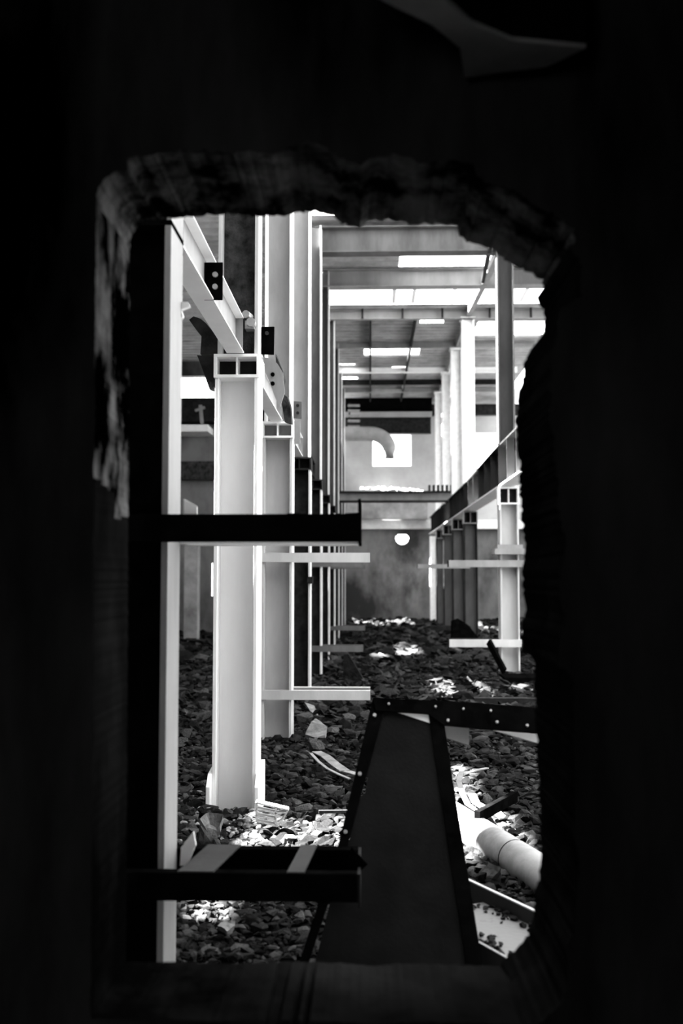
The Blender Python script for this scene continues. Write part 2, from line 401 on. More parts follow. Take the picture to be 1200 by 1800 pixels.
# ------------------------------------------------------------------ crane girders
gx0, gx1 = -1.085, -.955
for i in range(9):
    ya = DL[i] + (.18 if i else .05); yb = DL[i+1] - .17
    root = thing('crane_girder', f'left crane girder, {["bay nearest the opening, bolted cleat on its side", "second bay, behind the broad pale column"][i] if i < 2 else ord_[i] + " bay, seen almost end on"}', 'girder', (XL, (ya+yb)/2, 3.43), 'crane girders of the left row')
    pm = M['paint_mid'] if i < 3 else M['dark']
    bm = B(); box(bm, gx0, gx1, ya, yb+.02, 3.431, 3.44); obj('bottom_flange', bm, M['paint_white'] if i < 3 else pm, root)  # near flanges whitened to make up for weak light from the ground
    bm = B(); box(bm, -1.026, -1.014, ya, yb, 3.44, 3.69); obj('web', bm, pm, root)
    bm = B(); box(bm, gx0, gx1, ya, yb, 3.69, 3.698); obj('top_flange', bm, M['paint_white'] if i < 3 else pm, root)
    bm = B(); box(bm, -1.014, gx1-.005, yb-.02, yb-.008, 3.44, 3.69); obj('end_stiffener', bm, pm, root)
    if i == 0:
        bm = B(); box(bm, -1.014, -.90, 6.0, 6.012, 3.43, 3.665); c = obj('cleat', bm, M['black'], root, bevel=.003)
        for zz in (3.51, 3.585):
            bm = B(); tube(bm, [(-.945, 5.985, zz), (-.945, 6.0, zz)], .017, 12); obj('bolt', bm, M['zinc'], c)
# gusset plates and cleats around the third column head
g = thing('gusset_plate', 'torn pale gusset plate with two round holes beside the second left column head', 'plate', at(487, 700, 8.6))
bm = B()
outer = [(462,628),(478,630),(488,640),(497,655),(500,690),(492,715),(484,700),(474,672),(466,655)]
prism(bm, [at(x, y, 8.55) for x, y in outer], (0, .02, 0)); obj('plate', bm, M['paint_mid'], g)
for yy in (658, 674):
    bm = B(); p = at(479, yy, 8.54); tube(bm, [p, p + Vector((0, .012, 0))], .018, 14); obj('bolt_hole', bm, M['black'], g)
g = thing('torn_sheet', 'pale torn sheet edge curling beside the holed gusset', 'sheet', at(492, 670, 9.2))
bm = B()
prism(bm, [at(x, y, 9.0) for x, y in [(484,622),(490,636),(497,652),(499,668),(494,690),(505,698),(510,715),(512,745),(500,742),(496,715),(488,690)]], (.01, .06, 0))
obj('sheet', bm, M['rust'], g)
g = thing('angle_cleat', 'small black cleat plate with one bolt beside the dark upper column', 'cleat', at(466, 622, 7.75))
bm = B(); prism(bm, [at(x, y, 7.75) for x, y in [(453,575),(482,574),(481,623),(452,622)]], (0, .02, 0)); pl_ = obj('plate', bm, M['black'], g, bevel=.002)
bm = B(); p = at(469, 586, 7.74); tube(bm, [p - Vector((0, .012, 0)), p], .016, 12); obj('bolt', bm, M['rust'], pl_)
g = thing('angle_cleat', 'grey cleat plate with two bolts at the foot of the pale upper column', 'cleat', at(523, 735, 11.2))
bm = B(); prism(bm, [at(x, y, 11.2) for x, y in [(515,705),(530,706),(530,736),(515,735)]], (0, .02, 0)); pl_ = obj('plate', bm, M['deepgrey'], g)
for yy in (713, 726):
    bm = B(); p = at(523, yy, 11.18); tube(bm, [p - Vector((0, .012, 0)), p], .018, 12); obj('bolt', bm, M['dark'], pl_)
# bent scrap left of the second column head
s_ = at(350, 627, 7.5)
bm = B(); prism(bm, [at(x, y, 7.5) for x, y in [(346,624),(376,628),(378,688),(368,684),(356,650),(350,634)]], (0, .05, 0))
tag(recenter(obj('bent_plate', bm, M['dark'])), 'dark bent plate hanging left of the second column head', 'plate')
bm = B(); prism(bm, [at(x, y, 7.9) for x, y in [(332,562),(340,556),(352,560),(362,568),(380,590),(400,622),(352,622),(354,590),(345,580)]], (0, .12, 0))
tag(recenter(obj('crumpled_sheet', bm, M['dark'])), 'black crumpled sheet behind the slanting girder', 'sheet')
bm = B(); prism(bm, [at(x, y, 4.40) for x, y in [(309,530),(330,531),(334,538),(318,544),(322,556),(314,562),(310,548)]], (0, .03, 0))
tag(recenter(obj('torn_flap', bm, M['paint_white'])), 'small white torn flap beside the near post edge', 'sheet')
bm = B(); prism(bm, [at(x, y, 4.48) for x, y in [(313,380),(321,384),(320,446),(313,446)]], (0, .03, 0))
tag(recenter(obj('edge_plate', bm, M['black'])), 'narrow black plate beside the top of the nearest post', 'plate')

# right girder: deep, ribbed, sagging
def right_girder():
    root = thing('crane_girder', 'dark ribbed crane girder of the right row, sagging toward the far end', 'girder', (XR, 18, 3.3))
    segs = [15.2, 17.65, 19.9, 22.1, 24.33, 27.67, 31.0, 34.3, 38.5]
    def zt(y): return 4.02 - .0 * y if y < 18 else 4.02 - .10 * min(1, (y-18)/6)
    zb = 3.30
    bm = B(); prism(bm, [(XR-.006, y, zb+.02) for y in segs] + [(XR-.006, y, zt(y)) for y in segs[::-1]], (.012, 0, 0)); obj('web', bm, M['black'], root)
    bm = B(); box(bm, XR-.16, XR+.16, segs[0], segs[-1], zb, zb+.025); obj('bottom_flange', bm, M['paint'], root)
    bm = B()
    prism(bm, [(XR-.15, y, zt(y)) for y in segs] + [(XR-.15, y, zt(y)+.025) for y in segs[::-1]], (.30, 0, 0)); obj('top_flange', bm, M['dark'], root)
    y = 15.6
    while y < 38:
        bm = B(); box(bm, XR-.14, XR-.006, y, y+.014, zb+.025, zt(y)); obj('stiffener', bm, M['gunmetal'], root); y += 1.1
    bm = B(); box(bm, XR-.05, XR+.05, segs[0], segs[-1], 4.045-.1, 4.04); 
    bm.free()
right_girder()
# crane bridge across the hall
root = thing('crane_bridge', 'dark crane bridge beam spanning the hall between the two girders', 'beam', (.7, 30, 3.95))
bm = B(); box(bm, -1.3, 2.6, 29.7, 30.2, 3.92, 3.96); obj('bottom_flange', bm, M['dark'], root)
bm = B(); box(bm, -1.3, 2.6, 29.94, 29.98, 3.96, 4.2); obj('web', bm, M['paint_mid'], root)
bm = B(); box(bm, -1.3, 2.6, 29.7, 30.2, 4.2, 4.24); obj('top_flange', bm, M['dark'], root)
bm = B()
for k in range(6): box(bm, 1.75+k*.13, 1.81+k*.13, 29.72, 29.95, 4.24, 4.42)
obj('rail_clips', bm, M['dark'], root)
# debris heap on the bridge
def hull(r, sq=(1, 1, .7), n=13):
    bm = B()
    for _ in range(n):
        v = Vector([random.gauss(0, 1) for _ in range(3)]).normalized() * random.uniform(.8, 1.05)
        bm.verts.new((v.x*r*sq[0], v.y*r*sq[1], v.z*r*sq[2]))
    res = bmesh.ops.convex_hull(bm, input=bm.verts[:])
    bad = list({e for e in res['geom_interior'] if isinstance(e, bmesh.types.BMVert)} | {v for v in bm.verts if not v.link_faces})
    if bad: bmesh.ops.delete(bm, geom=bad, context='VERTS')
    return bm
for k in range(16):
    bm = hull(random.uniform(.07, .12)); o = obj('debris_lump', bm, M['brightwhite'])
    x = -.2 + 1.75*k/15 + random.uniform(-.03, .03); zz = 4.33 - .08*k/15 + random.uniform(-.02, .03)
    o.location = (x, 29.8 + random.uniform(-.04, .1), zz)
    tag(o, 'small sunlit white lump lying on the dark crane bridge', 'debris', 'sunlit lumps on the crane bridge')

# ------------------------------------------------------------------ platform arms
def platform_arm(x0, x1, y, z0, h, label, m, mb, depth=.185, battens=(), near=False, mtop=None):
    root = thing('platform_arm', label, 'bracket', ((x0+x1)/2, y, z0), 'platform arms clamped to the columns')
    for s in (-1, 1):
        bm = B(); yy = y + s*depth; t = .012; f = .05
        box(bm, x0, x1, yy-t/2, yy+t/2, z0, z0+h)
        ya, yb_ = (yy, yy+f) if s < 0 else (yy-f, yy)
        box(bm, x0, x1, ya, yb_, z0, z0+.01); box(bm, x0, x1, ya, yb_, z0+h-.01, z0+h)
        obj('channel', bm, m if s < 0 else mb, root)
    for bx in battens:
        bm = B()
        prism(bm, [(bx[0], y-depth, z0+h), (bx[1], y-depth, z0+h), (bx[1]+bx[2], y+depth, z0+h), (bx[0]+bx[2], y+depth, z0+h)], (0, 0, .006))
        obj('batten', bm, mtop or m, root)
    return root
# near pair (on the nearest column)
yN = DL[0] - .02
xe = at(632, 930, yN-.19).x
r1 = platform_arm(-1.6, xe, yN, 1.885, .112, 'black upper platform arm crossing in front of the near post, lit along its lower edge', M['black'], M['paint_white'], depth=.2)
bm = B(); prism(bm, [at(x, y, yN-.2) for x, y in [(629,877),(634,876),(634,955),(629,955)]], (0, .4, 0)); obj('end_plate', bm, M['black'], r1)
bm = B(); box(bm, -.83, xe, yN+.25, yN+.45, 1.885, 1.892); obj('lit_lip', bm, M['paint_white'], r1)  # rear channel and this added strip are white to draw the sunlit edge
bm = B(); prism(bm, [at(x, y, yN-.19) for x, y in [(323,877),(346,890),(346,904),(323,904)]], (0, .012, 0)); obj('clip_plate', bm, M['paint'], r1)
bm = B()
prism(bm, [at(x, y, yN-.19) for x, y in [(500,906),(507,902),(526,902),(533,906)]], (0, .06, 0)); prism(bm, [at(x, y, yN-.19) for x, y in [(600,906),(607,902),(630,901),(631,906)]], (0, .06, 0))
obj('weld_lug', bm, M['black'], r1)
xe2 = at(628, 1550, yN-.2).x
r2 = platform_arm(-1.6, xe2, yN, .447, .109, 'dark lower platform arm low over the rubble, with two battens across its top', M['black'], M['black'], depth=.2,
    battens=((-.775, -.63, .06), (-.335, -.265, .03)), mtop=M['gunmetal'])
bm = B(); box(bm, xe2, xe2+.012, yN-.2, yN+.2, .42, .555); obj('end_plate', bm, M['dark'], r2)
bm = B(); prism(bm, [at(x, y, yN-.1) for x, y in [(617,1488),(646,1520),(622,1540),(608,1535)]], (0, .01, 0)); obj('bent_corner', bm, M['black'], r2)
bm = B(); prism(bm, [at(x, y, yN-.0) for x, y in [(316,1522),(318,1490),(340,1462),(344,1486),(330,1520)]], (0, .012, 0)); obj('upright_clip', bm, M['paint'], r2)
# left row, third, fifth, seventh columns
for i, (lab, m1) in zip((2, 4, 6), (('third', 'greypaint'), ('fifth', 'deepgrey'), ('seventh', 'deepgrey'))):
    y = DL[i]
    platform_arm(-1.18, .0 if i == 2 else -.12, y, 1.885, .10, f'upper platform arm on the {lab} column of the left row, its end over the aisle', M[m1], M[m1])
    platform_arm(-1.18, .0 if i == 2 else -.12, y, .41, .10, f'lower platform arm on the {lab} column of the left row, just above the rubble', M[m1], M[m1])
y = DR[0]
platform_arm(1.37, 2.68, y-.05, 1.88, .12, 'pale upper platform arm on the near right column, reaching into the aisle', M['paint_mid'], M['dark'])
platform_arm(1.37, 2.62, y-.05, .50, .13, 'pale lower platform arm on the near right column, near the ground', M['greypaint'], M['dark'])
y = DR[1]
platform_arm(1.15, 2.4, y-.05, 1.90, .10, 'grey upper platform arm on the second right column, farther down the aisle', M['paint_mid'], M['dark'])
platform_arm(1.45, 2.4, y-.05, .42, .10, 'dark lower platform arm on the second right column, low against the rubble', M['dark'], M['dark'])

# ------------------------------------------------------------------ roof members
def roof_beam(label, x0, x1, y, z0, z1, m, d=.3, fl_=True):
    root = thing('roof_beam', label, 'beam', ((x0+x1)/2, y, z0), 'transverse roof beams')
    bm = B(); box(bm, x0, x1, y-.01, y+.01, z0+.02, z1-.02); obj('web', bm, m, root)
    bm = B(); box(bm, x0, x1, y-d/2, y+d/2, z0, z0+.02); obj('bottom_flange', bm, m, root)
    bm = B(); box(bm, x0, x1, y-d/2, y+d/2, z1-.02, z1); obj('top_flange', bm, m, root)
    return root
roof_beam('grey roof beam nearest the opening, topmost in view under the ragged lintel', -1.0, 7.9, 18.0, 7.62, 8.10, M['deepgrey'])
roof_beam('deep grey roof beam below the small upper skylight, above the wide open strip', -1.0, 7.9, 21.0, 7.86, 8.24, M['paint_mid'])
r = roof_beam('low roof purlin just beyond the wide open strip, with short dark posts', -1.0, 7.9, 24.2, 8.0, 8.22, M['paint_mid'], d=.16)
for xx in (-.2, .78, 1.75, 2.9, 3.9):
    bm = B(); box(bm, xx, xx+.05, 24.06, 24.1, 8.0, 8.24); obj('post', bm, M['dark'], r)
for k, (y, m_) in enumerate([(27.6, 'paint_mid'), (31, 'paint'), (33, 'dark'), (34.4, 'paint_mid')]):
    roof_beam(f'shallow purlin under far roof sheeting, {["first", "second", "third", "fourth"][k]} beyond the slatted strip', -1.0, 4.6, y, 8.06, 8.22, M[m_], d=.12)
roof_beam('black deep end beam, the upper of two dark bands before the end wall', -1.9, 2.3, 36.6, 7.78, 8.24, M['black'])
roof_beam('dark deep end beam, the lower band right above the end window', -1.9, 2.3, 37.4, 7.05, 7.65, M['dark'])
roof_beam('dark roof beam across the right aisle before the end wall', 2.3, 8.0, 36.6, 7.6, 8.0, M['dark'])
# lengthwise purlins
for k, xx in enumerate((0.02, 1.15, 2.43)):
    root = thing('roof_purlin', ['thin dark lengthwise purlin left of the long skylight', 'thin dark lengthwise purlin right of the long skylight', 'lengthwise eaves purlin over the right column row'][k], 'purlin', (xx, 29, 8.1), 'lengthwise purlins')
    bm = B(); box(bm, xx-.03, xx+.03, 24.2, 36.4, 8.08, 8.235); obj('member', bm, M['dark'] if k < 2 else M['paint_mid'], root)
# eaves member sloping down from the near right column to the next
bm = B(); bar(bm, (XR-.0, 17.6, 7.75), (XR, 24.2, 8.15), .12, .16); tag(recenter(obj('eaves_beam', bm, M['paint_mid'])), 'grey eaves beam running along the top of the right columns', 'beam')
# pale translucent bars in the open strip
for k, xx in enumerate((.52, .98, 1.9, 3.55)):
    bm = B(); box(bm, xx, xx+.10, 21.3, 23.7, 8.26, 8.30); tag(recenter(obj('roof_bar', bm, M['paint_white'])), f'thin pale bar crossing the wide open roof strip, {["leftmost", "second from left", "third from left", "rightmost"][k]}', 'bar', 'bars across the open roof strip')
bm = B(); bar(bm, at(862, 430, 17.5), at(848, 495, 20.7), .07, .07); tag(recenter(obj('roof_brace', bm, M['dark'])), 'short dark brace hanging beside the near right column top', 'brace')
# ragged bright sheets edge above first beam is open sky
# ------------------------------------------------------------------ end wall details
bm = B(); box(bm, -1.9, 7.9, FARY-.35, FARY, 3.52, 3.86); tag(recenter(obj('wall_ledge', bm, M['brightwhite'])), 'pale horizontal ledge across the stained end wall', 'ledge')
bm = B(); box(bm, -.9, 2.2, FARY-.9, FARY-.36, 3.86, 4.55); 
for v in bm.verts: v.co.z += .08*noise.noise(v.co*3)
tag(recenter(obj('masonry_band', bm, M['concrete'])), 'rough grey masonry band above the pale ledge', 'masonry')
# curved duct
root = thing('duct_pipe', 'fat curved duct bending down before the bright end window', 'pipe', (0, 36.0, 6.8))
bm = B()
pts = [Vector((-1.6, 36.0, 6.85)), Vector((-.8, 36.0, 6.85)), Vector((.0, 36.0, 6.85))]
for k in range(1, 9):
    t = k/8*math.pi/2; pts.append(Vector((.0 + .72*math.sin(t)*1.0, 36.0, 6.25 + .60*math.cos(t))))
pts.append(Vector((.72, 36.0, 5.95)))
tube(bm, pts, [.26]*7 + [.26, .25, .24, .22, .18], 24)
obj('duct', bm, M['duct'], root, smooth=True)
# ladder-like rungs by the left of the dark end beams
root = thing('wall_ladder', 'stack of short pale rungs left of the dark end beams', 'ladder', at(620, 755, 36.2))
bm = B(); a, b = at(614, 757, 36.2), at(614, 708, 36.2); bar(bm, a, b, .06, .06); obj('rail', bm, M['dark'], root)
for yy in (713, 722, 731, 740, 750):
    bm = B(); bar(bm, at(611, yy, 36.1), at(632, yy, 36.1), .08, .08); obj('rung', bm, M['paint_mid'], root)

# left aisle bits
bm = B(); box(bm, -9.5, -2.2, 29.4, 30.0, 6.3, 7.02); tag(recenter(obj('aisle_beam', bm, M['dark'])), 'dark deep beam across the left aisle under its bright window', 'beam')
bm = B(); box(bm, -9.5, -4.75, 29.0, 30.0, 5.95, 6.15); tag(recenter(obj('aisle_ledge', bm, M['paint_white'])), 'pale ledge under the dark beam in the left aisle', 'ledge')
bm = B(); bar(bm, at(355, 745, 29), at(352, 712, 29), .09, .09); bar(bm, at(343, 722, 29), at(360, 716, 29), .07, .07); tag(recenter(obj('hanging_fixture', bm, M['paint_mid'])), 'small pale fixture hanging before the dark aisle beam', 'fixture')
bm = B(); box(bm, -9.5, -4.5, 29.7, 30.0, 4.6, 5.15)
tag(recenter(obj('mottled_band', bm, M['rust'])), 'dark mottled band along the left aisle end wall', 'wall band')  # darker mottled strip along the wall
bm = B(); box(bm, -6.0, -5.55, 24.0, 24.4, -.1, 2.75); tag(recenter(obj('concrete_pier', bm, M['dark'])), 'dark concrete pier at the far end of the left aisle', 'pier')
bm = B(); box(bm, -4.85, -4.5, 26.0, 26.4, -.1, 2.6); tag(recenter(obj('concrete_pier', bm, M['concrete'])), 'mid grey concrete pier in the left aisle beside the bright slit', 'pier')

# ------------------------------------------------------------------ near room: broken slab under the ceiling
pts = [at_z(x, y, 3.2) for x, y in [(560,-60),(670,0),(760,45),(808,85),(815,137),(880,128),(960,118),(1030,84),(900,72),(830,42),(760,-20),(720,-60)]]
cb = thing('ceiling_beam', 'x', 'beam', (.4, 2.7, 3.2))
bm = B(); prism(bm, [p + Vector((0, 0, .012)) for p in pts], (0, 0, .79)); obj('shaded_body', bm, M['black'], cb)  # body blackened to draw shade above the lit underside
bm = B(); prism(bm, pts, (0, 0, .012)); obj('underside', bm, M['concrete'], cb)
tag(cb, 'faint grey beam stub over the opening, top right in the dark', 'beam')

# ------------------------------------------------------------------ leaning hopper panel
p0 = at(657, 1250, 4.95); p1 = at(757, 1257, 4.95); p2 = at(848, 1692, 4.35)
nrm = (p1-p0).cross(p2-p0).normalized()
if nrm.y > 0: nrm = -nrm                     # towards the camera
def Q(x, y, off=0): return plane_hit(p0 + nrm*off, nrm, x, y)
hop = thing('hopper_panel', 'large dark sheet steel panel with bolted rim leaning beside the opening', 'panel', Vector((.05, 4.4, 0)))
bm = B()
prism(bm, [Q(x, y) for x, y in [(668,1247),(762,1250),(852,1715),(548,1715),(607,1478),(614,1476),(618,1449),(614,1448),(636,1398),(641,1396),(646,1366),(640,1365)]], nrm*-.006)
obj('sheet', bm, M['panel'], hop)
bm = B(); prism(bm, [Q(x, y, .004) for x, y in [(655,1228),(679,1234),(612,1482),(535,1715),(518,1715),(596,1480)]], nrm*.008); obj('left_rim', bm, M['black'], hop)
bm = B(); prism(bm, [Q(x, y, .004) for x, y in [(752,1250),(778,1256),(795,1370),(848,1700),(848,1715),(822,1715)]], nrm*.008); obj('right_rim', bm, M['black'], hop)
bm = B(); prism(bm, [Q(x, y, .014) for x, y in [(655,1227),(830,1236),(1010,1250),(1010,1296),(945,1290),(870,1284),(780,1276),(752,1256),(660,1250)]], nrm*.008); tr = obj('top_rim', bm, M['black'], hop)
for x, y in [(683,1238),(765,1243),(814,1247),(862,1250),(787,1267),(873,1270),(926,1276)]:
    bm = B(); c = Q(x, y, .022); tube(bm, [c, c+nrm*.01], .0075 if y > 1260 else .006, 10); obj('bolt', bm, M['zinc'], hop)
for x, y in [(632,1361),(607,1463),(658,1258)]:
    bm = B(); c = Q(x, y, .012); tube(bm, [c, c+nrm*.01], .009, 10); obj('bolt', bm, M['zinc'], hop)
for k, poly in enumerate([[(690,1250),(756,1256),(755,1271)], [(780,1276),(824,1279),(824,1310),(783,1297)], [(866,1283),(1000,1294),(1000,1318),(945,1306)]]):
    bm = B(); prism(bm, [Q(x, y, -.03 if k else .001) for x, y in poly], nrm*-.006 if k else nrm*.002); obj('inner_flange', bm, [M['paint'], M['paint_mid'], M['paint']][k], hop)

# ------------------------------------------------------------------ pipe, fallen beam, scrap at right
root = thing('drain_pipe', 'thick pale pipe lying in the rubble at the right edge, partly sunlit', 'pipe', (.8, 6.4, 0))
bm = B(); A_ = Vector((.40, 7.45, .10)); B_ = Vector((1.13, 5.2, .06))
pp = [A_.lerp(B_, k/12) for k in range(13)]
tube(bm, pp, .108, 28, cap=False); tube(bm, [pp[-1]+Vector((0,0,0)), pp[0]], .1, 28, cap=False)
obj('tube', bm, M['pipe'], root, smooth=True)
bm = B(); q = A_.lerp(B_, .62); tube(bm, [q, q + (B_-A_).normalized()*.008], .1095, 28); obj('joint_ring', bm, M['dark'], root)
root = thing('fallen_beam', 'fallen steel H beam lying flat with dirt on its pale web, below the pipe', 'beam', (.6, 4.9, 0))
d = Vector((.49, -.87, 0)); pn = Vector((-.87, -.49, 0)); st = Vector((.40, 5.39, 0)); Lb = 1.25
def bx(bm, o0, w_, z0, z1, l0=0, l1=Lb):
    prism(bm, [st+d*l0+pn*o0+Vector((0,0,z0)), st+d*l0+pn*(o0+w_)+Vector((0,0,z0)), st+d*l0+pn*(o0+w_)+Vector((0,0,z1)), st+d*l0+pn*o0+Vector((0,0,z1))], d*(l1-l0))
bm = B(); bx(bm, 0, .016, -.02, .198); fl2 = obj('flange', bm, M['gunmetal'], root)  # side coloured dark for its shade
bm = B(); bx(bm, 0, .017, .198, .204); obj('lit_edge', bm, M['greypaint'], fl2)  # pale strip draws the light along the top edge
bm = B(); bx(bm, .36, .014, -.02, .137, .35); fl2 = obj('flange', bm, M['gunmetal'], root)
bm = B(); bx(bm, .36, .014, .137, .141, .35); obj('lit_edge', bm, M['paint_mid'], fl2)  # same painted light on the near flange
bm = B(); bx(bm, .016, .344, .115, .13, .35); obj('web', bm, M['plate'], root)
random.seed(21)
for k in range(110):
    t = random.uniform(.4, 1.15); o_ = random.choice([random.gauss(.05, .03), random.gauss(.33, .03)])
    o_ = min(max(o_, .03), .35); p = st + d*t + pn*o_; r_ = random.uniform(.008, .022)
    bm = hull(r_); o = obj('dirt_clod', bm, M['dark']); o.location = p + Vector((0, 0, .13 + r_*.5))
    tag(o, 'small dark clod of dirt lying on the web of the fallen beam', 'dirt', 'clods on the fallen beam')
def ribbon(bm, pts, w, t=.008):
    """bent sheet strip along pixel-free 3D points; w is a vector or width"""
    for a, b in zip(pts, pts[1:]):
        d_ = (b-a).normalized(); s = d_.cross(Vector((0, 0, 1))).normalized()*w
        prism(bm, [a-s, a+s, b+s, b-s], (0, 0, t))
def strip(name, pxs, z, w, m, lab, cat='strip'):
    P3 = [at_z(x, y, zz) for (x, y), zz in zip(pxs, z)]
    bm = B(); ribbon(bm, P3, w); return tag(recenter(obj(name, bm, m)), lab, cat)
strip('bent_strip', [(812,1352),(806,1375),(812,1395),(822,1415),(838,1425)], [.25,.2,.16,.12,.1], .02, M['strip'], 'bright bent metal strip curving down to the pipe top')
strip('bent_strip', [(795,1372),(820,1360),(840,1354),(856,1351)], [.2,.22,.2,.16], .015, M['paint_mid'], 'thin grey strip poking right from the sunlit stones')
strip('bent_strip', [(828,1395),(836,1412),(850,1420),(868,1424),(885,1440)], [.14,.14,.13,.12,.1], .03, M['strip'], 'pale curled sheet passing under the dark bar near the pipe')
strip('curved_strip', [(546,1325),(560,1340),(575,1352),(595,1362),(614,1370)], [.14,.13,.12,.11,.1], .014, M['strip'], 'narrow bright curved strip resting on stones, the front of two')
strip('curved_strip', [(556,1322),(572,1330),(590,1345),(606,1356),(628,1362)], [.12,.12,.12,.12,.1], .045, M['slab'], 'wider dull curved strip behind the narrow bright one')
bm = B(); bar(bm, at_z(838, 1436, .2), at_z(905, 1400, .2), .04, .07); tag(recenter(obj('dark_bar', bm, M['black'])), 'black bar lying across the far side of the pipe', 'bar')
bm = B(); bar(bm, at_z(560, 1427, .08), at_z(618, 1426, .08), .02, .02); tag(recenter(obj('thin_rod', bm, M['rust'])), 'thin rusty rod on the stones above the sunlit patch', 'rod')
# hollow brick
root = thing('hollow_brick', 'broken hollow brick showing open cells beside the pale column foot', 'brick', at_z(480, 1455, .02))
yb = 6.75
def hb(x, y): return at(x, y, yb)
bm = B()
fr = [(450,1411),(506,1424),(506,1446),(490,1452),(450,1444)]
def edge(a, b, w_=.012): bar(bm, hb(*a), hb(*b), w_, w_, (0, 1, 0))
def wallp(a, b):
    A2, B2 = hb(*a), hb(*b); v = (B2-A2); n_ = Vector((-v.z, 0, v.x)).normalized()*.011
    prism(bm, [A2-n_*.5, A2+n_*.5, B2+n_*.5, B2-n_*.5], (0, .05, .005))
for a, b in [((450,1411),(506,1424)), ((450,1444),(490,1452)), ((450,1411),(450,1444)), ((484,1419),(484,1451)), ((450,1422),(484,1429)), ((450,1433),(484,1440)), ((506,1424),(492,1450)), ((484,1430),(502,1428))]: wallp(a, b)
obj('shell', bm, M['clay'], root)
# big named stones
def slab(pxs, z, h, m, lab, cat='stone', name='stone_slab', tilt=0):
    P3 = [at_z(x, y, zz) for (x, y), zz in zip(pxs, z)]
    bm = B(); prism(bm, P3, (0, .02, -h)); bmesh.ops.triangulate(bm, faces=bm.faces[:])
    bmesh.ops.subdivide_edges(bm, edges=bm.edges[:], cuts=2, use_grid_fill=True)
    for v in bm.verts: v.co += Vector((noise.noise(v.co*22), noise.noise(v.co*22+Vector((9,0,0))), noise.noise(v.co*22+Vector((0,9,0)))))*.012
    o = tag(recenter(obj(name, bm, m)), lab, cat); return o
slab([(346,1474),(352,1440),(366,1428),(392,1432),(386,1450),(373,1475)], [.06,.2,.22,.2,.14,.05], .05, M['slab'], 'large flat pale slab tilted against the rubble left of the column foot')
slab([(536,1291),(548,1268),(556,1262),(574,1278),(572,1292),(552,1296)], [.05,.17,.18,.12,.06,.05], .05, M['slab'], 'pale chunk standing out of the rubble beyond the third column')
slab([(382,1627),(392,1618),(411,1620),(412,1628),(398,1636)], [.06,.06,.06,.05,.05], .03, M['slab'], 'flat pale stone below the lower arm, left')
slab([(430,1608),(440,1606),(462,1617),(455,1620)], [.07,.08,.06,.05], .02, M['slab'], 'thin long pale chip below the lower arm')
slab([(399,1586),(414,1579),(419,1583),(408,1590)], [.08,.08,.07,.07], .02, M['slab'], 'small pale chip just under the lower arm')
slab([(840,1535),(860,1518),(880,1522),(880,1538),(862,1548)], [.04,.12,.14,.08,.04], .05, M['slab'], 'rounded pale stone between the pipe and the fallen beam')
slab([(545,1250),(535,1234),(552,1240),(560,1258)], [.05,.1,.08,.05], .03, M['slab'], 'flat grey flake beyond the third column arm')
# scrap farther down the right
bm = B(); box(bm, 1.40, 2.6, 13.6, 13.75, -.02, .09); tag(recenter(obj('scrap_beam', bm, M['dark'])), 'dark scrap beam lying above the hopper rim at right', 'beam')
bm = B(); box(bm, 2.15, 3.0, 16.2, 16.9, -.05, .10); tag(recenter(obj('dark_slab', bm, M['black'])), 'dark slab at the foot of the near right column', 'slab')
bm = B(); bar(bm, at(859, 1128, 17.3), at(886, 1180, 16.9), .05, .12); tag(recenter(obj('leaning_bar', bm, M['black'])), 'black bar leaning against the near right column foot', 'bar')
bm = B(); prism(bm, [at(x, y, 23.0) for x, y in [(794,1128),(794,1092),(806,1088),(822,1098),(842,1122),(842,1130)]], (0, .3, 0)); tag(recenter(obj('scrap_sheet', bm, M['black'])), 'dark leaning scrap sheet at the foot of the second right column', 'sheet')
bm = B(); bar(bm, at_z(606, 1150, .05), at_z(640, 1200, .05), .05, .05); tag(recenter(obj('leaning_bar', bm, M['rust'])), 'thin grey bar slanting over the rubble left of the aisle', 'bar')
bm = B(); prism(bm, [at(x, y, 16.2) for x, y in [(602,1205),(604,1150),(612,1150),(645,1205)]], (0, .25, 0)); tag(recenter(obj('rubble_mound', bm, M['soil'])), 'dull wedge of spoil beside the left columns', 'mound')

# ------------------------------------------------------------------ rubble
random.seed(5)
def in_sight(u, v):
    if 308 < u < 378 and 1105 < v < 1480: return True
    if 372 < u < 460 and 1420 < v < 1482: return True
    if 460 < u < 655 - max(0, v-1230)*.235 and 1130 < v < 1482: return True
    if 655 <= u < 920 and 1105 < v < 1222: return True
    if 798 + max(0, v-1400)*.2 < u < 940 and 1310 < v < 1535: return True
    if 318 < u < 575 and 1578 < v < 1685: return True
    return False
protos = []
for k in range(14):
    bm = hull(1.0, (1, random.uniform(.7, 1), random.uniform(.45, .75)), random.choice((12, 14, 16)))
    bmesh.ops.recalc_face_normals(bm, faces=bm.faces[:])
    me = bpy.data.meshes.new('rubble_stone'); bm.to_mesh(me); bm.free(); me.materials.append(M['stone']); protos.append(me)
    me['r'] = 1.0
pebbles = []
for me in protos[:8]:
    m2 = me.copy(); m2.name = 'pale_pebble'; m2.materials.clear(); m2.materials.append(M['pebble']); pebbles.append(m2)
cells = []
def blocked(x, y):
    if abs(x-XL) < .25 and any(abs(y-q) < .25 for q in DL): return True
    if abs(x-XR) < .25 and any(abs(y-q) < .25 for q in DR): return True
    rel = Vector((x, y, 0)) - st; l = rel.dot(d); o_ = rel.dot(pn)
    if -.1 < l < Lb+.1 and -.03 < o_ < .42: return True
    return False
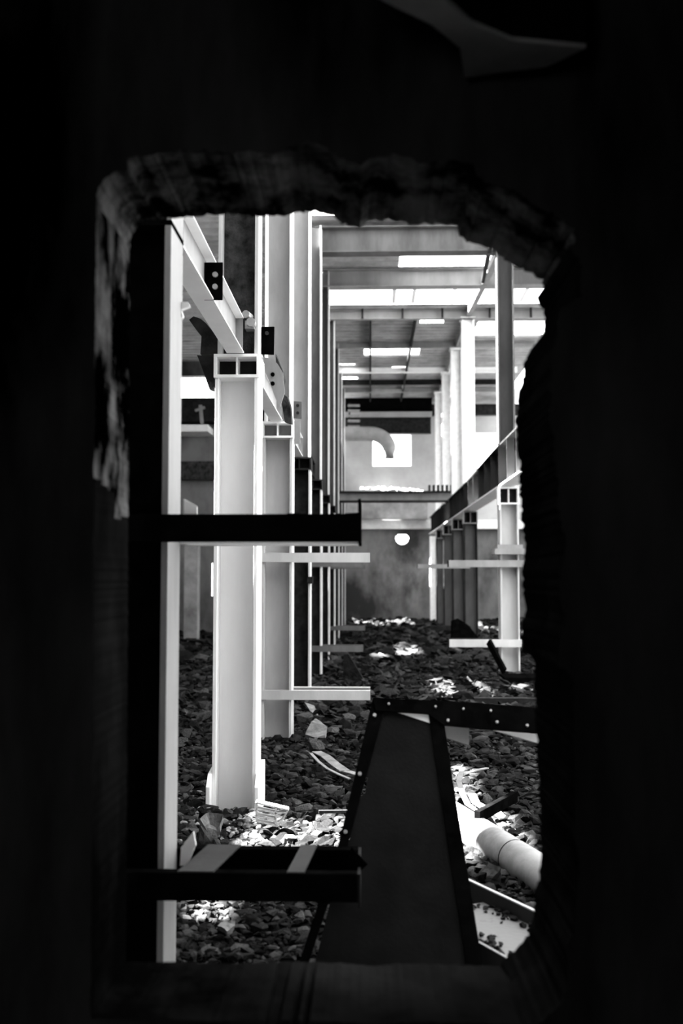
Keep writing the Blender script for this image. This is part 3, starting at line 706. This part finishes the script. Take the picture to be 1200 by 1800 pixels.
for _ in range(62000):
    # denser near the opening
    y = 3.6 + (38.5-3.6) * random.random()**2.1
    lim = .25*y + .3
    x = random.uniform(-lim, lim*.98)
    if x > 7.5 or (x < -1.9 and y > 29.8) or blocked(x, y): continue
    base = .016 if y < 6 else (.027 if y < 12 else .042)
    r_ = min(base * math.exp(random.gauss(0, .62)), .05 if y < 6 else (.075 if y < 10 else .14))
    if y > 20: r_ *= 1.5
    cells.append((x, y, r_))
# pile of small stones coloured light for nearby sun at left of the pale column foot and white ones in the sunlit patch
ranked = []
for c in cells:
    q = pix((c[0], c[1], .05))
    vis = q is not None and in_sight(*q)
    ranked.append((c[2]/c[1] if vis else 0, c))
ranked.sort(key=lambda t: -t[0])
single = ranked[:300]; rest = [c for s, c in ranked[300:]]
for k, (s, (x, y, r_)) in enumerate(single):
    o = bpy.data.objects.new('rubble_stone', protos[k % len(protos)])
    o.scale = (r_*random.uniform(.9, 1.4), r_, r_*random.uniform(.8, 1.1))
    o.rotation_euler = (random.uniform(-.5, .5), random.uniform(-.5, .5), random.uniform(0, 6.28))
    o.location = (x, y, ground_z(x, y) + r_*.25)
    tag(o, 'angular lump of broken concrete, one of the larger stones in the rubble', 'stone', 'larger rubble stones')
    C.objects.link(o)
# gravel coloured pale for the nearby sunlight, heaped round the foot of the pale column
k = 0
while k < 230:
    u, v = random.uniform(300, 470), random.uniform(1385, 1484)
    if u > 375 and v < 1415: continue
    p = at_z(u, v, .03)
    if abs(p.x-XL) < .22 and abs(p.y-DL[1]) < .2: continue
    r_ = random.uniform(.012, .03) * (1 if random.random() < .8 else 1.5)
    o = bpy.data.objects.new('pale_pebble', pebbles[k % len(pebbles)]); k += 1
    o.scale = (r_*1.15, r_, r_); o.rotation_euler = (random.uniform(-.6, .6), random.uniform(-.6, .6), random.uniform(0, 6.28))
    o.location = (p.x, p.y, ground_z(p.x, p.y) + r_*.5 + .015)
    tag(o, 'angular pebble, coloured pale for nearby sun, in the gravel round the foot of the broad pale column', 'pebble', 'pale gravel by the column foot')
    C.objects.link(o)
verts = []; faces = []
pv = [([v.co.copy() for v in me.vertices], [tuple(p.vertices) for p in me.polygons]) for me in protos]
# cheap low-detail hulls for far stones
low = []
for k in range(8):
    bm = hull(1.0, (1, .85, .6), 7); bmesh.ops.recalc_face_normals(bm, faces=bm.faces[:])
    low.append(([v.co.copy() for v in bm.verts], [tuple(v.index for v in f.verts) for f in bm.faces])); 
    bm.verts.index_update(); low[-1] = ([v.co.copy() for v in bm.verts], [tuple(v.index for v in f.verts) for f in bm.faces]); bm.free()
for x, y, r_ in rest:
    V_, F_ = random.choice(pv if y < 11 else low)
    m_ = Matrix.Translation((x, y, ground_z(x, y) + r_*.22)) @ Matrix.Rotation(random.uniform(0, 6.28), 4, 'Z') @ Matrix.Rotation(random.uniform(-.6, .6), 4, 'X') @ Matrix.Diagonal((r_*1.2, r_, r_, 1))
    b0 = len(verts); verts += [m_ @ v for v in V_]; faces += [tuple(b0+i for i in f) for f in F_]
me = bpy.data.meshes.new('rubble_bed'); me.from_pydata(verts, [], faces); me.materials.append(M['stones'])
o = bpy.data.objects.new('rubble_bed', me); C.objects.link(o); o['kind'] = 'stuff'
tag(o, 'bed of small broken stones and gravel covering the hall floor', 'rubble')
